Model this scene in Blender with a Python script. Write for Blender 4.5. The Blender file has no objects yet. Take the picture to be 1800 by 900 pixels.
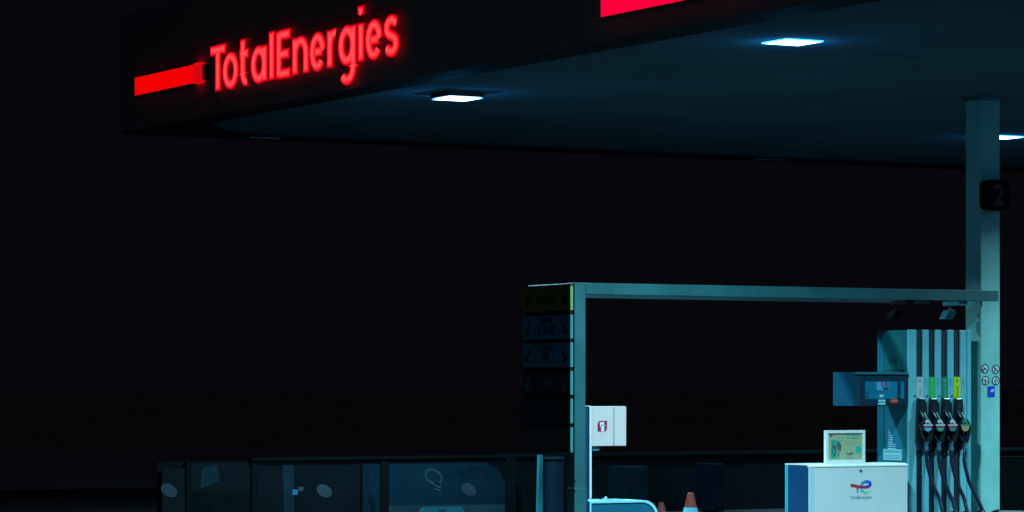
import bpy, bmesh, math, random
from mathutils import Vector, Matrix
random.seed(4)
R = math.radians
SC = bpy.context.scene
COL = SC.collection

# ------------------------------------------------------------------ camera
F, HZ, CH, YAW = 5476.0, 680.0, 1.6, R(29.195)       # focal length and horizon row of the photograph, eye height
cd = bpy.data.cameras.new('camera'); cam = bpy.data.objects.new('camera', cd); COL.objects.link(cam)
cam.location = (0, 0, CH); cam.rotation_euler = (R(90), 0, -YAW)
cd.sensor_width = 36; cd.lens = 36*F/1800; cd.shift_y = (HZ-450)/1800
cd.clip_start = 0.1; cd.clip_end = 5000
SC.camera = cam
SC.view_settings.view_transform = 'Standard'; SC.view_settings.look = 'None'
SC.view_settings.exposure = 0; SC.view_settings.gamma = 1
# ------------------------------------------------------------------ night sky
w = bpy.data.worlds.new('World'); SC.world = w; w.use_nodes = True
bg = w.node_tree.nodes['Background']
bg.inputs['Color'].default_value = (0.0022, 0.0022, 0.0034, 1); bg.inputs['Strength'].default_value = 1.0
LAMP_COL = (0.40, 0.87, 1.0); LAMP_WATT = 500.0

# ------------------------------------------------------------------ where sight lines meet the planes things stand on
CS, SN = math.cos(YAW), math.sin(YAW)
def onY(px, Y):                       # X and distance where column px meets the plane y = Y
    t = (px-900)/F; d = Y/(CS-t*SN); return d*(t*CS+SN), d
def onX(px, X):
    t = (px-900)/F; d = X/(t*CS+SN); return d*(CS-t*SN), d
def zat(py, d): return CH+(HZ-py)/F*d
def PY(px, py, Y): X, d = onY(px, Y); return (X, Y, zat(py, d))
def PX(px, py, X): Y, d = onX(px, X); return (X, Y, zat(py, d))

# ------------------------------------------------------------------ materials
MATS = {}
def mat(name, rgb, rough=0.5, metal=0.0, var=0.12, scale=3.0, emit=None, strength=0, spec=0.5, bump=0.0, coat=0):
    m = bpy.data.materials.new(name); m.use_nodes = True; nt = m.node_tree; b = nt.nodes['Principled BSDF']
    b.inputs['Roughness'].default_value = rough; b.inputs['Metallic'].default_value = metal
    b.inputs['Specular IOR Level'].default_value = spec
    if coat: b.inputs['Coat Weight'].default_value = coat
    if var:
        tc = nt.nodes.new('ShaderNodeTexCoord'); n = nt.nodes.new('ShaderNodeTexNoise')
        n.inputs['Scale'].default_value = scale; n.inputs['Detail'].default_value = 6; n.inputs['Roughness'].default_value = .65
        nt.links.new(tc.outputs['Object'], n.inputs['Vector'])
        r = nt.nodes.new('ShaderNodeValToRGB'); r.color_ramp.elements[0].position = .3; r.color_ramp.elements[1].position = .7
        r.color_ramp.elements[0].color = tuple(c*(1-var) for c in rgb)+(1,)
        r.color_ramp.elements[1].color = tuple(min(1, c*(1+var*.5)) for c in rgb)+(1,)
        nt.links.new(n.outputs['Fac'], r.inputs['Fac']); nt.links.new(r.outputs['Color'], b.inputs['Base Color'])
        mr = nt.nodes.new('ShaderNodeMapRange'); mr.inputs['To Min'].default_value = max(.05, rough-.12); mr.inputs['To Max'].default_value = min(1, rough+.12)
        nt.links.new(n.outputs['Fac'], mr.inputs['Value']); nt.links.new(mr.outputs['Result'], b.inputs['Roughness'])
        if bump:
            bp = nt.nodes.new('ShaderNodeBump'); bp.inputs['Strength'].default_value = bump; bp.inputs['Distance'].default_value = .01
            nt.links.new(n.outputs['Fac'], bp.inputs['Height']); nt.links.new(bp.outputs['Normal'], b.inputs['Normal'])
    else:
        b.inputs['Base Color'].default_value = tuple(rgb)+(1,)
    if emit:
        b.inputs['Emission Color'].default_value = tuple(emit)+(1,); b.inputs['Emission Strength'].default_value = strength
    MATS[name] = m; return m
def soffit_mat():
    m = mat('soffit_paint', (.085, .155, .195), .9, var=.22, scale=.5, spec=.0); nt = m.node_tree; b = nt.nodes['Principled BSDF']
    tc = nt.nodes.new('ShaderNodeTexCoord'); sp = nt.nodes.new('ShaderNodeSeparateXYZ'); nt.links.new(tc.outputs['Object'], sp.inputs[0])
    mu = nt.nodes.new('ShaderNodeMath'); mu.operation = 'MULTIPLY'; mu.inputs[1].default_value = 1/.3
    fr = nt.nodes.new('ShaderNodeMath'); fr.operation = 'FRACT'
    gt = nt.nodes.new('ShaderNodeMath'); gt.operation = 'LESS_THAN'; gt.inputs[1].default_value = .1
    nt.links.new(sp.outputs['Y'], mu.inputs[0]); nt.links.new(mu.outputs[0], fr.inputs[0]); nt.links.new(fr.outputs[0], gt.inputs[0])
    old = b.inputs['Base Color'].links[0].from_socket
    mx = nt.nodes.new('ShaderNodeMix'); mx.data_type = 'RGBA'; mx.inputs['B'].default_value = (.055, .10, .13, 1)
    nt.links.new(gt.outputs[0], mx.inputs['Factor']); nt.links.new(old, mx.inputs['A']); nt.links.new(mx.outputs['Result'], b.inputs['Base Color'])
    return m
M_asphalt = mat('asphalt', (.022, .024, .028), .55, var=.35, scale=1.3, bump=.05, spec=.3)
M_concrete = mat('concrete', (.07, .075, .078), .8, var=.25, scale=5)
M_soffit = soffit_mat()
M_fascia = mat('fascia_black', (.02, .02, .021), .8, spec=.05, var=.1)
M_clad = mat('fascia_cladding', (.62, .60, .62), .6, spec=.15, var=.12, scale=.8)
M_column = mat('column_paint', (.27, .60, .57), .45, var=.2, scale=2.2)
M_gantry = mat('gantry_paint', (.025, .13, .145), .45, var=.25, scale=2)
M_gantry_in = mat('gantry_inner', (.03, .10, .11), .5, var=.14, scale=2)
M_white = mat('white_powder_coat', (.72, .72, .73), .35, var=.06, scale=3, coat=.2)
M_whitetop = mat('white_rim', (.85, .84, .82), .4, var=.05)
M_blue = mat('blue_panel', (.003, .06, .165), .4, var=.15, scale=3)
M_bluemid = mat('teal_panel', (.006, .15, .18), .4, var=.12, scale=3)
M_head = mat('display_housing', (.006, .045, .07), .4, var=.12)
M_headside = mat('display_side', (.004, .08, .15), .4, var=.12)
M_strip = mat('brushed_strip', (.17, .52, .60), .35, var=.1, scale=4)
M_slot = mat('dark_slot', (.004, .018, .036), .5, var=.1)
M_black = mat('black_rubber', (.008, .012, .02), .45, var=.2, scale=8)
M_blackgloss = mat('black_plastic', (.012, .02, .035), .25, var=.2, scale=8)
M_hose = mat('hose_rubber', (.008, .016, .04), .3, var=.1, scale=20)
M_metal = mat('steel', (.45, .5, .52), .3, metal=.9, var=.1, scale=10)
M_lid = mat('lamp_housing', (.04, .09, .12), .5, var=.1)
M_ink = mat('dark_ink', (.01, .02, .05), .6, var=0)
M_inkgrey = mat('grey_ink', (.12, .20, .30), .6, var=0)
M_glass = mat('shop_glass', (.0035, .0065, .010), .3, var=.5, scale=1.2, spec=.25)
M_glass2 = mat('shop_glass_lit', (.004, .021, .038), .3, var=.4, scale=1.0, spec=.25)  # brighter copy of the same glass, lit look put into its colour
M_mull = mat('mullion_black', (.003, .005, .006), .9, spec=.05, var=0)
M_frost = mat('frosted_sticker', (.018, .035, .055), .6, var=.35, scale=14)
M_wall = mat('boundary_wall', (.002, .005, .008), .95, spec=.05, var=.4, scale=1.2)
E_lamp = mat('lamp_diffuser', (.8, .8, .8), .5, var=0, emit=(.72, .93, 1.0), strength=9)
E_rim = mat('halo_rim_glow', (.3, .5, .7), .5, var=0, emit=(.02, .35, 1.0), strength=5)  # added blue emission, tints the soffit round each lamp
E_halo = mat('red_letter_halo', (.1, 0, 0), .5, var=0, emit=(.22, .0, .003), strength=.5)  # soft glow round the letters painted as a wide dim layer
E_red = mat('red_letter_edge', (.2, 0, 0), .5, var=0, emit=(1, .0, .012), strength=.75)
E_core = mat('red_letter_core', (.2, .02, .02), .5, var=0, emit=(1, .032, .048), strength=1.0)
E_core2 = mat('red_letter_centre', (.2, .02, .02), .5, var=0, emit=(1, .085, .09), strength=1.0)
E_band = mat('red_light_band', (.2, 0, 0), .5, var=0, emit=(1, .0005, .001), strength=.9)
E_band2 = mat('red_light_band_dim', (.2, 0, 0), .5, var=0, emit=(.75, .002, .008), strength=.9)
E_panel = mat('crimson_light_panel', (.2, 0, 0), .5, var=0, emit=(1, .0, .045), strength=1.0)
for m in (E_halo, E_red, E_core, E_core2, E_band, E_band2, E_panel):
    try: m.cycles.emission_sampling = 'NONE'
    except Exception: pass

# ------------------------------------------------------------------ mesh helpers
def obj(name, bm, m, parent=None, bevel=0, smooth=False, mats=None):
    me = bpy.data.meshes.new(name)
    bmesh.ops.remove_doubles(bm, verts=bm.verts, dist=1e-6)
    bmesh.ops.recalc_face_normals(bm, faces=bm.faces)
    bm.to_mesh(me); bm.free()
    for x in (mats or [m]): me.materials.append(x)
    o = bpy.data.objects.new(name, me); COL.objects.link(o)
    if smooth:
        for p in me.polygons: p.use_smooth = True
    if parent: o.parent = parent; o.matrix_parent_inverse = parent.matrix_world.inverted() if False else Matrix.Translation(-Vector(parent.location))
    if bevel:
        b = o.modifiers.new('bevel', 'BEVEL'); b.width = bevel; b.segments = 2; b.limit_method = 'ANGLE'
    return o
def tag(o, label=None, cat=None, group=None, kind=None):
    if label: o['label'] = label
    if cat: o['category'] = cat
    if group: o['group'] = group
    if kind: o['kind'] = kind
    return o
def thing(name, label, cat, loc, group=None):
    o = bpy.data.objects.new(name, None); COL.objects.link(o); o.location = loc; o.empty_display_size = .1
    return tag(o, label, cat, group)
def box(bm, x0, x1, y0, y1, z0, z1):
    r = bmesh.ops.create_cube(bm, size=1)['verts']
    for v in r:
        v.co = Vector(((x0+x1)/2+v.co.x*(x1-x0), (y0+y1)/2+v.co.y*(y1-y0), (z0+z1)/2+v.co.z*(z1-z0)))
    return r
def bx(*a): bm = bmesh.new(); box(bm, *a); return bm
def prism(bm, pts, fn, h0, h1):      # closed 2-D outline extruded between two depths, fn(u,v,h) -> xyz
    a = [bm.verts.new(fn(u, v, h0)) for u, v in pts]; b = [bm.verts.new(fn(u, v, h1)) for u, v in pts]; n = len(pts)
    bm.faces.new(a); bm.faces.new(b[::-1])
    for i in range(n): bm.faces.new((a[i], a[(i+1) % n], b[(i+1) % n], b[i]))
def ribbon(bm, pts, wd, fn, h0, h1, closed=False):
    n = len(pts); P = [Vector(p) for p in pts]; L = []; Rr = []
    for i in range(n):
        if closed: d0 = (P[i]-P[i-1]).normalized(); d1 = (P[(i+1) % n]-P[i]).normalized()
        else:
            d0 = (P[i]-P[i-1]).normalized() if i else (P[1]-P[0]).normalized()
            d1 = (P[i+1]-P[i]).normalized() if i < n-1 else d0
        t = (d0+d1)
        t = t.normalized() if t.length > 1e-5 else d0
        nrm = Vector((-t.y, t.x)); k = 1/max(.5, nrm.dot(Vector((-d0.y, d0.x))))
        L.append(P[i]+nrm*wd/2*k); Rr.append(P[i]-nrm*wd/2*k)
    q = [[bm.verts.new(fn(p.x, p.y, h)) for p in A] for A in (L, Rr) for h in (h0, h1)]
    l0, l1, r0, r1 = q; m = n if closed else n-1
    for i in range(m):
        j = (i+1) % n
        bm.faces.new((l1[i], l1[j], r1[j], r1[i])); bm.faces.new((l0[i], r0[i], r0[j], l0[j]))
        bm.faces.new((l0[i], l0[j], l1[j], l1[i])); bm.faces.new((r0[i], r1[i], r1[j], r0[j]))
    if not closed:
        for i in (0, n-1): bm.faces.new((l0[i], l1[i], r1[i], r0[i]))
def arc(cx, cy, rx, ry, a0, a1, n=18): return [(cx+rx*math.cos(R(a0+(a1-a0)*i/n)), cy+ry*math.sin(R(a0+(a1-a0)*i/n))) for i in range(n+1)]
def smooth_path(pts, k=8):
    P = [Vector(p) for p in pts]; out = []
    for i in range(len(P)-1):
        p0 = P[max(0, i-1)]; p1 = P[i]; p2 = P[i+1]; p3 = P[min(len(P)-1, i+2)]
        for j in range(k):
            t = j/k
            out.append(.5*((2*p1)+(p2-p0)*t+(2*p0-5*p1+4*p2-p3)*t*t+(3*p1-p0-3*p2+p3)*t**3))
    out.append(P[-1]); return out
def tube(bm, pts, r, n=10):
    P = [Vector(p) for p in pts]; rings = []
    rr = r if isinstance(r, (list, tuple)) else [r]*len(P)
    for i, p in enumerate(P):
        t = (P[min(i+1, len(P)-1)]-P[max(i-1, 0)]).normalized()
        u = t.cross(Vector((0, 1, 0))) if abs(t.y) < .95 else t.cross(Vector((1, 0, 0))); u.normalize(); v = t.cross(u)
        rings.append([bm.verts.new(p+(u*math.cos(2*math.pi*k/n)+v*math.sin(2*math.pi*k/n))*rr[i]) for k in range(n)])
    for a, b in zip(rings, rings[1:]):
        for k in range(n): bm.faces.new((a[k], a[(k+1) % n], b[(k+1) % n], b[k]))
    bm.faces.new(rings[0][::-1]); bm.faces.new(rings[-1])
def lathe(bm, x, y, prof, n=24):
    rings = [[bm.verts.new((x+r*math.cos(2*math.pi*k/n), y+r*math.sin(2*math.pi*k/n), z)) for k in range(n)] for r, z in prof]
    for a, b in zip(rings, rings[1:]):
        for k in range(n): bm.faces.new((a[k], a[(k+1) % n], b[(k+1) % n], b[k]))
    bm.faces.new(rings[0][::-1]); bm.faces.new(rings[-1])
def textmesh(name, s, size, m, fn, parent=None, align='CENTER', ext=.001, h=0, xs=1.0, bold=0):
    cu = bpy.data.curves.new(name, 'FONT'); cu.body = s; cu.size = size; cu.align_x = align; cu.align_y = 'CENTER'; cu.offset = bold
    cu.resolution_u = 3
    o = bpy.data.objects.new(name, cu); COL.objects.link(o); bpy.context.view_layer.update()
    me = bpy.data.meshes.new_from_object(o.evaluated_get(bpy.context.evaluated_depsgraph_get()))
    bpy.data.objects.remove(o); bpy.data.curves.remove(cu)
    for v in me.vertices: v.co = fn(v.co.x*xs, v.co.y, h)
    me.materials.clear(); me.materials.append(m); me.name = name
    r = bpy.data.objects.new(name, me); COL.objects.link(r)
    if parent: r.parent = parent; r.matrix_parent_inverse = Matrix.Translation(-Vector(parent.location))
    return r
def fY(x0, z0, Y, s=1.0):            # drawing frame on a face looking towards -y
    return lambda u, v, h: (x0+u*s, Y-h, z0+v*s)
def fX(y0, z0, X, s=1.0):            # drawing frame on a face looking towards -x (text runs towards -y)
    return lambda u, v, h: (X-h, y0-u*s, z0+v*s)

# ------------------------------------------------------------------ ground
bm = bmesh.new(); bmesh.ops.create_grid(bm, x_segments=40, y_segments=40, size=1500)
tag(obj('ground', bm, M_asphalt), kind='structure')
bm = bmesh.new(); box(bm, -600, 900, 46, 1400, .001, .005)
tag(obj('sky_match_ground', bm, mat('sky_match_pale', (.80, .80, .78), .9, var=.12, scale=.3, spec=.1)), kind='structure')  # added pale sheet so the unlit distance matches the night sky
bm = bmesh.new()
x0, x1, y0, y1, r = 16.1, 23.2, 27.45, 29.45, .5
pts = arc(x1-r, y1-r, r, r, 0, 90, 8)+arc(x0+r, y1-r, r, r, 90, 180, 8)+arc(x0+r, y0+r, r, r, 180, 270, 8)+arc(x1-r, y0+r, r, r, 270, 360, 8)
prism(bm, pts, lambda u, v, h: (u, v, h), .002, .14)
tag(obj('pavement', bm, M_concrete, bevel=.02), kind='structure')
IS = .14

# ------------------------------------------------------------------ canopy
CZ = 4.9; FX0, FX1 = 15.2, 15.63; FYF0, FYF1 = 37.2, 37.8
can = thing('petrol_canopy', 'flat black-edged petrol station canopy with dim blue-lit underside over the pumps', 'canopy', (15.6, 28, CZ))
def corner(xa, ya, r, xb=40, yb=8, n=12):      # outline with a rounded far-left corner
    return [(xb, yb), (xb, ya)]+[(xa+r+r*math.cos(R(a)), ya-r+r*math.sin(R(a))) for a in [90+90*i/n for i in range(n+1)]]+[(xa, yb)]
bm = bmesh.new(); prism(bm, corner(FX1, FYF0, 2.0), lambda u, v, h: (u, v, h), CZ, CZ+.12); obj('soffit', bm, M_soffit, can)
bm = bmesh.new()
o_, i_ = corner(FX0, FYF1, .35), corner(FX1-.002, FYF0+.002, 2.0)
ov = [[bm.verts.new((x, y, z)) for x, y in o_] for z in (CZ-.02, CZ+1.5)]; iv = [[bm.verts.new((x, y, z)) for x, y in i_] for z in (CZ-.02, CZ+1.5)]
for k in range(1, len(o_)-1):
    bm.faces.new((ov[0][k], ov[0][k+1], ov[1][k+1], ov[1][k])); bm.faces.new((iv[0][k], iv[1][k], iv[1][k+1], iv[0][k+1]))
    bm.faces.new((ov[0][k], iv[0][k], iv[0][k+1], ov[0][k+1])); bm.faces.new((ov[1][k], ov[1][k+1], iv[1][k+1], iv[1][k]))
fa = obj('fascia', bm, M_clad, can); fa.data.materials.append(M_fascia)
for pl in fa.data.polygons:
    if abs(pl.normal.z) > .5 or pl.index % 4 == 1: pl.material_index = 1
bm = bmesh.new(); prism(bm, corner(FX1+.01, FYF0-.01, 2.0), lambda u, v, h: (u, v, h), CZ+1.2, CZ+1.3); obj('roof', bm, M_fascia, can)
# thin metal edge trim that catches the light under the far edge
for pa, pb in ((440, 492), (1330, 1385)):
    Xa, d = onY(pa, FYF0+.02); Xb, d = onY(pb, FYF0+.02); obj('edge_trim', bx(Xa, Xb, FYF0+.02, FYF0+.05, CZ-.045, CZ-.03), M_metal, can)

# ------------------------------------------------------------------ canopy lights
def lamp(x, y, drop, label, k=1.0):
    t = thing('canopy_light', label, 'ceiling light', (x, y, CZ), 'square lights under the petrol canopy'); s = .2
    z = CZ-drop
    e = 0 if drop < .05 else .02
    bm = bmesh.new(); box(bm, x-s-e, x+s+e, y-s-e, y+s+e, z+(.012 if e else .004), CZ-.002); obj('housing', bm, M_lid, t)
    bm = bmesh.new()
    for a in ((x-s-.012, x+s+.012, y-s-.012, y-s), (x-s-.012, x+s+.012, y+s, y+s+.012), (x-s-.012, x-s, y-s, y+s), (x+s, x+s+.012, y-s, y+s)): box(bm, *a, z-.001, (z+.004 if drop > .05 else CZ-.001))
    obj('halo_rim', bm, E_rim, t)  # blue-glowing rim added for the halo on the soffit
    bm = bmesh.new(); v = [bm.verts.new(p) for p in ((x-s, y-s, z), (x-s, y+s, z), (x+s, y+s, z), (x+s, y-s, z))]; f = bm.faces.new(v)
    me = bpy.data.meshes.new('diffuser'); bm.to_mesh(me); bm.free(); me.materials.append(E_lamp)
    o = bpy.data.objects.new('diffuser', me); COL.objects.link(o); o.parent = t; o.matrix_parent_inverse = Matrix.Translation(-Vector(t.location))
    L = bpy.data.lights.new('lamp_light', 'AREA'); L.shape = 'SQUARE'; L.size = .38; L.energy = LAMP_WATT*k; L.color = LAMP_COL; L.spread = R(143)
    lo = bpy.data.objects.new('lamp_light', L); COL.objects.link(lo); lo.parent = t; lo.location = (0, 0, z-.008-CZ)
    G = bpy.data.lights.new('halo_fill', 'POINT'); G.energy = 17*k; G.color = (.02, .42, 1.0); G.shadow_soft_size = .008; G.specular_factor = 0  # added blue point light, makes a bloom-like halo on the soffit
    go = bpy.data.objects.new('halo_fill', G); COL.objects.link(go); go.parent = t; go.location = (0, 0, z-.075-CZ)
    return t
def lamp_at(px, py, drop, label):
    d = (CZ-drop-CH)*F/(HZ-py); t = (px-900)/F*d
    return lamp(t*CS+d*SN, -t*SN+d*CS, drop, label)
lamp_at(804, 174, .07, 'square white canopy light in a dark housing, nearest the lit red lettering')
lamp_at(1393, 75, .012, 'square white canopy light with blue glow near the top, largest of the three')
lamp_at(1761, 242, .012, 'square white canopy light half hidden behind the right-hand column')
lamp(16.7, 18.0, .05, 'square white canopy light outside the picture at the near left corner')
lamp(25.1, 18.0, .05, 'square white canopy light outside the picture at the near right corner')
lamp(24.9, 25.0, .05, 'square white canopy light outside the picture, to the right of the column')

# ------------------------------------------------------------------ red lettering
U = {}   # glyph centre lines, cap height 1; (width, strokes[, closed flags])
W = .20; h_ = W/2; xh = .79; xr = xh/2-h_
def bowl(cx, rx=None, a0=0, a1=360, n=28): return arc(cx, xh/2, rx or xr, xr, a0, a1, n)
GL = {
 'T': (.72, [([(0, 1-h_), (.72, 1-h_)], 0), ([(.36, 1-h_+.03), (.36, 0)], 0)]),
 'o': (.80, [(bowl(.40)[:-1], 1)]),
 't': (.56, [([(.0, xh-h_), (.56, xh-h_)], 0), ([(.22, 1.02), (.22, .28)]+arc(.40, .28, .18, .28-h_, 180, 285, 10), 0)]),
 'a': (.80, [(bowl(.39)[:-1], 1), ([(.80-h_, xh), (.80-h_, 0)], 0)]),
 'l': (W+.01, [([(h_, 1.04), (h_, 0)], 0)]),
 'E': (.60, [([(h_, 1), (h_, 0)], 0), ([(h_*.7, 1-h_), (.60, 1-h_)], 0), ([(h_*.7, .5), (.55, .5)], 0), ([(h_*.7, h_), (.60, h_)], 0)]),
 'n': (.72, [([(h_, xh), (h_, 0)], 0), (arc(.36, xh-.36, .36-h_, .36-h_, 160, 0, 14)+[(.72-h_, 0)], 0)]),
 'e': (.80, [(bowl(.40, None, 0, 320, 26), 0), ([(W-.02, xh/2), (.80-h_, xh/2)], 0)]),
 'r': (.50, [([(h_, xh), (h_, 0)], 0), (arc(.38, xh-.34, .38-h_, .34-h_, 165, 75, 10), 0)]),
 'g': (.80, [(bowl(.39)[:-1], 1), ([(.80-h_, xh), (.80-h_, -.02)]+arc(.40, -.02, .40-h_, .27, 0, -140, 14), 0)]),
 'i': (W+.03, [([(h_+.01, xh), (h_+.01, 0)], 0), ([(h_+.01, 1.13), (h_+.01, .93)], 0)]),
 's': (.62, [([(.55, xh-.16)]+arc(.31, xh-.235, .215, .147, 40, 250, 14)+arc(.31, .235, .215, .147, 75, -140, 14)+[(.06, .16)], 0)]),
}
GW = W; AS = 1.35
def glyph(ch, fn, parent, layers, name='letter', wscale=1.0):
    wd, strokes = GL[ch]
    bms = bmesh.new(); mi = []
    k = 0
    for si, (pts, closed) in enumerate(strokes):
        for li, (ww, h0, h1) in enumerate(layers):
            n0 = len(bms.faces)
            hw = GW*AS/2; full = wd*wscale; span = wd-GW
            P = [((hw+(p[0]-GW/2)*(full-2*hw)/span)/AS if span > .06 else full/2/AS, p[1]) for p in pts]
            if li and not closed:     # inner layers stop short of the stroke ends
                P = [Vector(p) for p in P]; ins = (layers[0][0]-ww)/2
                if (P[1]-P[0]).length > ins*1.2: P[0] = P[0]+(P[1]-P[0]).normalized()*ins
                if (P[-2]-P[-1]).length > ins*1.2: P[-1] = P[-1]+(P[-2]-P[-1]).normalized()*ins
            ribbon(bms, P, ww, fn, h0, h1+si*.0004, bool(closed))
            bms.faces.ensure_lookup_table()
            for fi in range(n0, len(bms.faces)): bms.faces[fi].material_index = li
    return bms
SX = 15.15
sgY0, d0 = onX(370, SX)
sign = thing('illuminated_sign', 'glowing red TotalEnergies lettering mounted on the dark canopy edge', 'sign', (SX, sgY0, 5.3))
zb = zat(158, onX(392, SX)[1]); zb2 = zat(101, onX(690, SX)[1]); cap = zat(83, onX(372, SX)[1])-zat(160, onX(392, SX)[1])
# left and right edges of each letter along the canopy edge, read off the photograph
edges = [('T', 557, 655), ('o', 632, 725), ('t', 722, 790), ('a', 795, 890), ('l', 899, 932), ('E', 941, 1028), ('n', 1033, 1129), ('e', 1132, 1226), ('r', 1233, 1296), ('g', 1298, 1402), ('i', 1408, 1449), ('e', 1453, 1554), ('s', 1560, 1648)]
for ch, a, b in edges:
    ya, _ = onX(200+a/3.2727, SX); yb, _ = onX(200+b/3.2727, SX); s = cap
    wd = GL[ch][0]*s; real = ya-yb; k = real/wd
    fn = fX(ya, (zb+zb2)/2, SX, s)
    f2 = (lambda fn: lambda u, v, h: (fn(0, 0, h)[0], fn(u*AS, 0, h)[1], fn(0, v, h)[2]))(fn)
    bms = glyph(ch, f2, sign, [(W*1.22, .0, .012), (W*1.04, .0115, .016), (W*.70, .0155, .019), (W*.30, .0185, .021)], wscale=k)
    obj('letter', bms, None, sign, mats=[E_halo, E_red, E_core, E_core2])
print('SIGN zb', zb, zb2, 'cap', cap)

def band(label, pxa, pxb, m, zlo, zhi, X, thick=.06, extra=None):
    ya, _ = onX(pxa, X); yb, _ = onX(pxb, X)
    t = thing('light_band', label, 'light band', (X, (ya+yb)/2, zlo)); obj('luminous_face', bx(X, X+.006, yb, ya, zlo, zhi), m, t); obj('casing', bx(X+.0065, X+thick, yb-.004, ya+.004, zlo-.004, zhi+.004), M_mull, t)
    return t, ya, yb
zlo = zat(168, onX(237, SX)[1]); zhi = zat(137, onX(237, SX)[1])
t, ya, yb = band('narrow glowing red strip on the canopy edge left of the red lettering', 237, 339, E_band, zlo, zhi, SX)
y2, _ = onX(353, SX); obj('end_cap', bx(SX-.012, SX+.05, y2, yb-.035, zlo-.012, zhi+.012), E_band2, t)
y3, _ = onX(361, SX); obj('bracket', bx(SX+.01, SX+.05, y3, y2-.02, zlo+.02, zhi-.02), mat('dark_red_bracket', (.08, .01, .01), .4), t)
zlo2 = zat(30, onX(1056, SX)[1])
band('large glowing crimson panel on the canopy edge cut by the top of the picture', 1056, 1500, E_panel, zlo2, zlo2+.85, SX)

# ------------------------------------------------------------------ column
CX, CY = 21.85, 28.22
Yr, _ = onX(1697, CX); Xr, _ = onY(1758, CY)
colm = thing('canopy_column', 'tall square pale teal column holding up the canopy beside the pump', 'column', ((CX+Xr)/2, (CY+Yr)/2, IS))
obj('shaft', bx(CX, Xr, CY, Yr, IS, CZ-.041), M_column, colm, bevel=.012)
obj('cap_plate', bx(CX-.02, Xr, CY-.01, Yr+.02, CZ-.04, CZ-.003), M_bluemid, colm)
def ring(bm, fn, r, wd, h0, h1, n=28): ribbon(bm, arc(0, 0, r, r, 0, 360, n)[:-1], wd, fn, h0, h1, True)
for k, (px, py) in enumerate(((1731, 648), (1750, 649), (1732, 669), (1750, 669))):
    x, y, z = PY(px, py, CY); fn = fY(x, z, CY); r = .052
    bm = bmesh.new(); prism(bm, arc(0, 0, r, r, 0, 360, 28)[:-1], fn, .001, .003)
    st = obj('prohibition_sticker', bm, mat('sticker_white', (.62, .70, .78), .5, var=0) if not k else MATS['sticker_white'], colm)
    bm = bmesh.new(); ring(bm, fn, r-.004, .010, .003, .005)
    if k == 0: ribbon(bm, [(-.035, .035), (.035, -.035)], .008, fn, .003, .0055); ribbon(bm, [(-.04, -.016), (.004, .0), (.02, -.012)], .016, fn, .003, .0045); ribbon(bm, [(-.02, -.012), (-.014, -.034)], .008, fn, .003, .0046)
    if k == 1: ribbon(bm, [(-.03, .038), (.036, -.035)], .011, fn, .003, .0055); ribbon(bm, [(-.02, -.03), (-.016, .0), (-.022, .026)], .010, fn, .003, .0046); ribbon(bm, [(-.02, .0), (-.002, -.03)], .008, fn, .003, .0047)
    if k == 2: ribbon(bm, [(-.046, .010), (.046, -.014)], .009, fn, .003, .0055); ribbon(bm, [(.0, -.002), (.0, -.036)], .014, fn, .003, .0046); ribbon(bm, [(-.022, .018), (.02, .016)], .004, fn, .003, .0047)
    if k == 3: ribbon(bm, [(.006, .048), (-.004, -.048)], .010, fn, .003, .0055); ribbon(bm, [(-.024, -.004), (-.012, -.004)], .016, fn, .003, .0046); ribbon(bm, arc(.012, 0, .016, .022, -70, 70, 8), .004, fn, .003, .0047)
    o = obj('pictogram', bm, M_ink, st); o.matrix_parent_inverse = Matrix.Translation(-Vector(colm.location)) @ Matrix.Identity(4); o.matrix_parent_inverse = Matrix.Identity(4)
x, y, z = PY(1742, 688.5, CY); fn = fY(x, z, CY)
bm = bmesh.new(); prism(bm, [(-.05, -.062), (.05, -.062), (.05, .062), (-.05, .062)], fn, .001, .004)
st = obj('blue_notice', bm, mat('notice_blue', (.01, .05, .55), .4, var=0), colm)
bm = bmesh.new(); prism(bm, [(-.02, -.004), (.036, -.004), (.040, .034), (.026, .026), (.004, .030), (-.004, .012)], fn, .004, .006)
obj('pictogram', bm, mat('notice_pale', (.35, .62, .8), .5, var=0), st)
for q in range(2): x, y, z = PY(1728+13*q, 690-17*q, CY); obj('green_tick', bx(x-.004, x+.006, CY-.003, CY-.001, z-.004, z+.004), MATS.get('tick_green') or mat('tick_green', (.25, .7, .1), .5, var=0), colm)

# pump number sign
x0, y_, z1 = PY(1735, 315, CY-.16); x1, _, z0 = PY(1776, 370, CY-.16)
ns = thing('number_sign', 'dim black rounded box sign with number 2 fixed high on the column', 'sign', ((x0+x1)/2, CY-.16, z0))
w2, h2 = (x1-x0), (z1-z0); c = .05
fn = fY(x0, z0, CY-.16)
bm = bmesh.new(); prism(bm, arc(w2-c, h2-c, c, c, 0, 90, 6)+arc(c*1.5, h2-c*1.5, c*1.5, c*1.5, 90, 180, 6)+arc(c*1.6, c*1.6, c*1.6, c*1.6, 180, 270, 6)+arc(w2-c, c, c, c, 270, 360, 6), fn, -.14, 0)
obj('sign_box', bm, mat('sign_black', (.006, .006, .006), .8, spec=.05, var=.1), ns)
textmesh('numeral', '2', .33, mat('numeral_grey', (.018, .028, .034), .5, var=0), fY(x0+w2*.52, z0+h2*.47, CY-.16), ns, h=.003, bold=.006)
obj('bracket', bx(x0+.06, x0+.14, CY-.02, CY-.001, z0+.05, z1-.05), M_lid, ns)

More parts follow.
